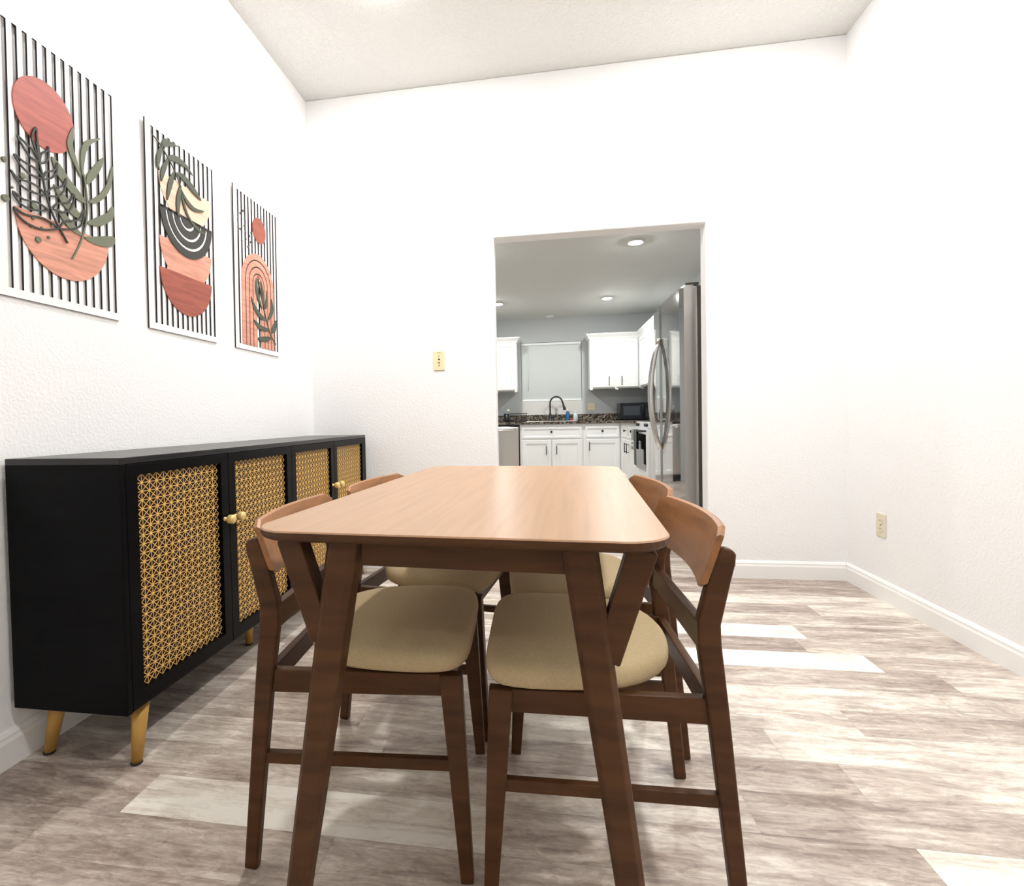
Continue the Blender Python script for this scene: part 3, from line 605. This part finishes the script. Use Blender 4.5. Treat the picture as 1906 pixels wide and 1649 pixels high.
# right run: same builders, cabinet turned to face -x
t = thing('side_base_cabinet', 'white base cabinet with two knobbed drawers beside the range', 'cabinet', (FX, FY, 0), -math.pi/2)
base_body(0.005, 1.405, t, depth=.63)
d = slab(.225, .788, .655, .795, 'drawer_front', t); knob(.625, .743, d)
d = slab(.802, 1.385, .655, .795, 'drawer_front', t); knob(1.185, .748, d)
d = slab(.225, .788, .115, .630, 'door', t); pull(.710, .53, d)
d = slab(.802, 1.385, .115, .630, 'door', t); pull(.880, .53, d)
# upper cabinets with crown
def crown(pts_out, z, name, parent):
    """cove profile swept along an outline (list of (x,y), outward offset direction per vertex)"""
    prof = [(0, -.05), (.012, -.05), (.016, -.03), (.040, .0), (.048, .012), (.048, .024), (0, .024)]
    mb = MB(); rings = []
    for (x, y), (nx, ny) in pts_out: rings.append([(x+nx*p[0], y+ny*p[0], z+p[1]) for p in prof])
    return mb.loft(rings).build(name, M['cab'], parent)
def upper(name, label, x0, x1, doors, pulls, crown_pts, loc, rot=0):
    t = thing(name, label, 'cabinet', loc, rot)
    mb = MB().box(x0, x1, 0, .322, 1.338, 2.085)
    for a in (x0, (x0+x1)/2-.02, x1-.04): mb.box(a, a+.04, 0, .02, 1.318, 1.338)
    mb.build('body', M['cab'], t, bevel=.001)
    for (a, b), px in zip(doors, pulls):
        d = slab(a, b, 1.352, 2.045, 'door', t)
        if px is not None: pull(px, 1.442, d, h=.13)
    crown(crown_pts, 2.108, 'crown_moulding', t)
    return t
upper('wall_cabinet', 'white upper cabinet with two doors and crown right of the window blind', 2.105, 2.862, [(2.150, 2.450), (2.476, 2.782)], [2.372, 2.550],
      [((2.105, .32), (-1, 0)), ((2.105, 0), (-1, -1)), ((2.815, 0), (-1, -1))], (0, 7.77, 0))
upper('wall_cabinet', 'white upper cabinet with crown at the doorway edge, left of the window blind', .445, 1.050, [(.475, .742), (.752, 1.020)], [.66, None],
      [((.445, 0), (0, -1)), ((1.050, 0), (1, -1)), ((1.050, .32), (1, 0))], (0, 7.77, 0))
upper('wall_cabinet', 'white upper cabinet in the left kitchen corner behind the doorway wall', KX0+.012, .440, [(-.58, -.09), (-.08, .41)], [-.15, -.02],
      [((KX0+.012, 0), (0, -1)), ((.440, 0), (0, -1))], (0, 7.77, 0))
upper('wall_cabinet', 'white upper cabinet on the right kitchen wall behind the refrigerator', .045, 1.69, [(.06, .58), (.60, 1.12), (1.14, 1.66)], [None, None, None],
      [((-.005, 0), (1, -1)), ((1.69, 0), (0, -1))], (2.862-.055, 7.765, 0), -math.pi/2)

# counter with sink cut-out, backsplash
SX0, SX1, SY0, SY1 = 1.18, 1.88, 7.56, 7.94
mb = MB()
for a in ((KX0+.005, SX0, 7.455, KY-.002), (SX1, 2.455, 7.455, KY-.002), (SX0, SX1, 7.455, SY0), (SX0, SX1, SY1, KY-.002), (2.455, KX1-.002, 6.075, KY-.002)): mb.box(a[0], a[1], a[2], a[3], .8395, .874)
t = thing('countertop', 'dark speckled granite counter running under the kitchen window', 'countertop', (0, 0, 0))
mb.build('slab', M['granite'], t)
tag(MB().box(KX0+.005, KX1-.03, KY-.022, KY-.002, .8745, .975).box(KX1-.022, KX1-.002, 6.075, KY-.03, .8745, .975).build('backsplash', M['granite']), 'low speckled granite backsplash strip along the wall behind the sink', 'backsplash')
t = thing('kitchen_sink', 'stainless sink set into the granite counter below the faucet', 'sink', ((SX0+SX1)/2, (SY0+SY1)/2, .874))
hx, hy = (SX1-SX0)/2, (SY1-SY0)/2
def rr(o, z): return [(p[0], p[1], z) for p in rrect(-hx-o, hx+o, -hy-o, hy+o, .04, 4)]
MB().loft([rr(.014, .0005), rr(.012, .004), rr(-.004, .004), rr(-.008, -.03), rr(-.02, -.17), rr(-.06, -.18)]).build('basin', M['steelside'], t)

# dishwasher
t = thing('dishwasher', 'stainless dishwasher left of the sink cabinet', 'dishwasher', (.775, FY, 0))
B(-.308, .315, .002, .58, .02, .836).build('body', M['blackplastic'], t)
rings = []
for k in range(9):
    u = -1+k/4; yb = -.022-.016*(1-u*u)
    rings.append([(u*.300, 0, .105), (u*.300, yb, .105), (u*.300, yb, .79), (u*.300, yb+.012, .806), (u*.300, 0, .806)])
d = MB().loft(rings).build('door', M['steelside'], t)
MB().tube([(-.26, -.036, .762), (-.2, -.068, .762), (0, -.078, .762), (.2, -.068, .762), (.26, -.036, .762)], .011, 10).build('handle', M['handle'], d)
B(-.300, .300, .04, .06, .02, .10).build('toe_panel', M['blackplastic'], t)

# faucet
t = thing('kitchen_faucet', 'matte black gooseneck faucet standing behind the sink', 'faucet', (1.530, 7.985, .874))
MB().lathe([(.030, 0), (.030, .008), (.022, .014), (.021, .10), (.017, .115)], (0, 0, 0), n=18).build('base', M['blackmetal'], t)
arc = [(0, 0, .11), (0, 0, .24)]
for k in range(13):
    a = math.pi*(1-k/12*.92); arc.append((.092+.092*math.cos(a), -.02*k/12, .27+.10*math.sin(a)))
arc.append((.200, -.022, .235))
MB().tube(arc, .0125, 12).build('spout', M['blackmetal'], t)
MB().tube([(.196, -.021, .245), (.207, -.023, .205), (.217, -.024, .165)], [.015, .019, .022], 12).build('spray_head', M['blackmetal'], t)
MB().tube([(.018, 0, .055), (.075, -.005, .060), (.088, -.006, .10), (.090, -.006, .130)], [.014, .012, .007, .006], 10).build('lever', M['blackmetal'], t)

# small things on the counter
t = thing('utensil_cup', 'small black cup with a dish brush beside the wire rack', 'cup', (.875, 7.90, .874))
MB().lathe([(.030, 0), (.033, .01), (.043, .128), (.040, .128), (.031, .012), (.001, .012)], (0, 0, 0), n=20).build('cup', M['blackplastic'], t)
t = thing('dish_brush', 'pale dish brush standing in the black cup', 'brush', (.885, 7.90, .890))
MB().tube([(0, 0, 0), (.012, 0, .12), (.018, 0, .135)], .006, 8).build('handle', M['white'], t)
MB().lathe([(.008, 0), (.020, .008), (.022, .03), (.014, .045), (.001, .047)], (.018, 0, .132), n=14).build('bristles', M['brush'], t)
t = thing('dish_rack', 'black wire dish rack on the counter left of the faucet', 'dish rack', (1.05, 7.88, .874))
for z in (.012, .125): MB().tube([(-.125, -.11, z), (.135, -.11, z), (.135, .11, z), (-.125, .11, z)], .0042, 6, True).build('rim', M['blackmetal'], t)
for k in range(7):
    x = -.115+k*.04
    MB().tube([(x, -.11, .125), (x, -.11, .012), (x, .11, .012), (x, .11, .125)], .0026, 6).build('wire', M['blackmetal'], t)
B(-.13, .14, -.115, .115, .0005, .007).build('drip_tray', M['blackplastic'], t, bevel=.002)
def bottle(name, label, loc, prof, m, parts):
    t = thing(name, label, 'bottle', loc); MB().lathe(prof, (0, 0, 0), n=20).build('body', m, t)
    for nm, pr, mm in parts: MB().lathe(pr, (0, 0, 0), n=16).build(nm, mm, t)
    return t
bottle('dish_soap_bottle', 'tall blue dish soap bottle with white cap right of the faucet', (1.790, 8.0, .874), [(.001, .0005), (.028, .0005), (.030, .01), (.030, .11), (.022, .135), (.011, .145), (.011, .15)], M['bluesoap'], [('cap', [(.012, .15), (.013, .152), (.013, .172), (.006, .185), (.001, .186)], M['white'])])
t = bottle('hand_soap_bottle', 'clear pale hand soap bottle, rightmost beside the faucet', (1.905, 8.0, .874), [(.001, .0005), (.034, .0005), (.036, .01), (.036, .085), (.026, .108), (.012, .115), (.012, .12)], M['clearsoap'], [('collar', [(.013, .12), (.013, .13), (.004, .132), (.004, .15)], M['white'])])
MB().tube([(0, 0, .15), (0, 0, .155), (-.010, -.012, .157), (-.022, -.025, .150)], .005, 8).build('pump_spout', M['white'], t)
tag(MB().prism(rrect(-.022, .022, -.016, .016, .006, 3), 'z', .0005, .045).build('sponge', M['red'], None, bevel=.004, loc=(1.848, 8.0, .874)), 'small reddish sponge between the blue and the clear soap bottle', 'sponge')
t = thing('kitchen_outlet', 'almond double outlet plate on the kitchen wall above the backsplash', 'outlet', (2.149, KY, 1.083))
B(-.055, .055, -.006, 0, -.058, .058).build('wall_plate', M['creamlight'], t, bevel=.003)
for x in (-.024, .024):
    for z in (-.02, .02): B(x-.014, x+.014, -.0078, -.0055, z-.012, z+.012).build('receptacle', M['cream'], t, bevel=.002)

# microwave
t = thing('microwave', 'black microwave on the counter in the kitchen corner', 'microwave', (2.735, 7.655, .874))
B(-.225, .225, .012, .36, .010, .246).build('body', M['blackplastic'], t, bevel=.004)
d = B(-.225, .108, -.012, .011, .012, .244).build('door', M['blackplastic'], t, bevel=.004)
B(-.180, .045, -.0135, -.0125, .066, .196).build('window', M['microglass'], d)
MB().tube([(.082, -.014, .04), (.082, -.036, .055), (.082, -.036, .205), (.082, -.014, .22)], .008, 8).build('handle', M['blackplastic'], d)
c = B(.110, .225, -.012, .011, .012, .244).build('control_panel', M['blackplastic'], t, bevel=.003)
for r_ in range(4):
    for q in range(3): B(.128+q*.028, .150+q*.028, -.0135, -.0125, .05+r_*.028, .070+r_*.028).build('button', M['microglass'], c)
for x in (-.2, .2):
    for y in (.04, .33): MB().lathe([(.010, .0005), (.012, .011)], (x, y, 0), n=10).build('foot', M['rubber'], t)

# range with towels
t = thing('kitchen_range', 'white freestanding range with black oven glass facing the refrigerator side', 'range', (FX+.005, 5.68, 0), -math.pi/2)
RW = .378
B(-RW, RW, 0, .60, .05, .868).build('body', M['cab'], t, bevel=.003)
B(-RW, RW, -.002, .60, .869, .882).build('cooktop', M['ovenglass'], t, bevel=.003)
for x in (-.19, .19):
    for y in (.16, .44): MB().lathe([(.09, .8825), (.09, .886), (.001, .887)], (x, y, 0), n=24).build('burner', M['blackmetal'], t)
d = B(-RW+.005, RW-.005, -.030, -.001, .225, .80).build('oven_door', M['cab'], t, bevel=.004)
B(-.30, .30, -.032, -.0305, .36, .74).build('oven_window', M['ovenglass'], d)
mb = MB().tube([(-.33, -.070, .775), (.33, -.070, .775)], .010, 10)
for x in (-.31, .31): mb.tube([(x, -.030, .775), (x, -.070, .775)], .009, 8)
mb.build('handle', M['blackmetal'], d)
B(-RW+.005, RW-.005, -.026, -.001, .06, .215).build('storage_drawer', M['cab'], t, bevel=.004)
cp = B(-RW, RW, -.012, -.0005, .805, .867).build('control_strip', M['cab'], t, bevel=.002)
for x in (-.3, -.2, .2, .3): MB().lathe([(.018, -.0125), (.016, -.03), (.001, -.031)], (x, 0, .835), 'y', 14).build('knob', M['blackmetal'], cp)
def towel(name, label, yc, wd, drop_f, drop_b, m, stripes):
    """folded over the oven handle: x is across the handle, cloth thickness 6 mm"""
    t = thing(name, label, 'towel', (FX+.005, yc, .775), -math.pi/2)
    prof = [(-.070-.013, -drop_f), (-.070-.0135, -.10), (-.070-.0135, 0), (-.070-.008, .0115), (-.070, .0145), (-.070+.008, .0115), (-.070+.0135, 0), (-.070+.0135, -.08), (-.070+.012, -drop_b)]
    inner = [(-.070-.0108, -drop_f), (-.070-.0112, -.10), (-.070-.0112, 0), (-.070-.0065, .0092), (-.070, .0115), (-.070+.0065, .0092), (-.070+.0112, 0), (-.070+.0112, -.08), (-.070+.0098, -drop_b)]
    sec = prof + inner[::-1]; rings = []
    for k in range(9):
        u = k/8; x = (u-.5)*wd; wv = .004*math.sin(u*14)
        rings.append([(x*(1+.10*max(0, -z)/.3), y-(abs(wv) if z < -.05 and y < -.07 else 0), z) for y, z in sec])
    cl = MB().loft(rings).build('cloth', m, t)
    for z in stripes:
        B(-wd/2*.98, wd/2*.98, -.0905, -.0882, z-.012, z+.012).build('stripe', M['towelstripe'], cl)
towel('hand_towel', 'grey towel with white stripes hanging from the oven handle nearest the drawers', 5.90, .17, .215, .12, M['towel'], (-.12, -.165))
towel('dish_towel', 'long dark grey towel hanging from the oven handle beside the striped towel', 5.715, .15, .37, .2, M['toweldk'], ())

# refrigerator
t = thing('refrigerator', 'stainless side by side refrigerator just behind the right side of the doorway', 'refrigerator', (0, 0, 0))
RY0, RY1, GAP = 3.31, 4.245, 3.895
B(2.428, 3.10, RY0+.004, RY1-.004, .03, 1.745).build('body', M['fridgebody'], t, bevel=.004)
B(2.4055, 2.4285, RY0+.012, RY1-.012, .10, 1.735).build('gasket', M['gasket'], t)
def fx(y): u = (y-(RY0+RY1)/2)/((RY1-RY0)/2); return 2.336-.020*(1-u*u)
def fdoor(a, b):
    rings = []; n = 10
    for z, ins in ((.085, .004), (.092, 0), (1.738, 0), (1.75, .010)):
        pts = []
        for k in range(n+1):
            y = a+(b-a)*k/n; e = .010 if k in (0, n) else 0; pts.append((fx(y)+e+ins, y, z))
        pts += [(2.405, b, z), (2.405, a, z)]
        rings.append(pts)
    o = MB().loft(rings).build('door', [M['steel'], M['steelside']], t)
    for p in o.data.polygons:
        if abs(p.normal.y) > .8: p.material_index = 1
    return o
d1, d2 = fdoor(RY0, GAP-.003), fdoor(GAP+.003, RY1)
def fhandle(y, d):
    path = []; rad = []
    for k in range(17):
        u = k/16; z = .680+(1.490-.680)*u; path.append((fx(y)-.004-.068*math.sin(math.pi*u)**.75, y, z)); rad.append((.012)+.005*math.sin(math.pi*u))
    MB().tube(path, rad, 10).build('handle', M['handle'], d)
fhandle(GAP-.030, d1); fhandle(GAP+.030, d2)
B(2.36, 2.44, RY0+.01, RY0+.05, 1.7515, 1.768).build('hinge_cover', M['fridgebody'], t, bevel=.003)
B(2.38, 3.08, RY0+.03, RY1-.03, .012, .075).build('base_grille', M['blackplastic'], t)
for x in (2.50, 3.02):
    for y in (RY0+.06, RY1-.06): MB().lathe([(.018, 0), (.018, .03)], (x, y, 0), n=12).build('foot', M['rubber'], t)
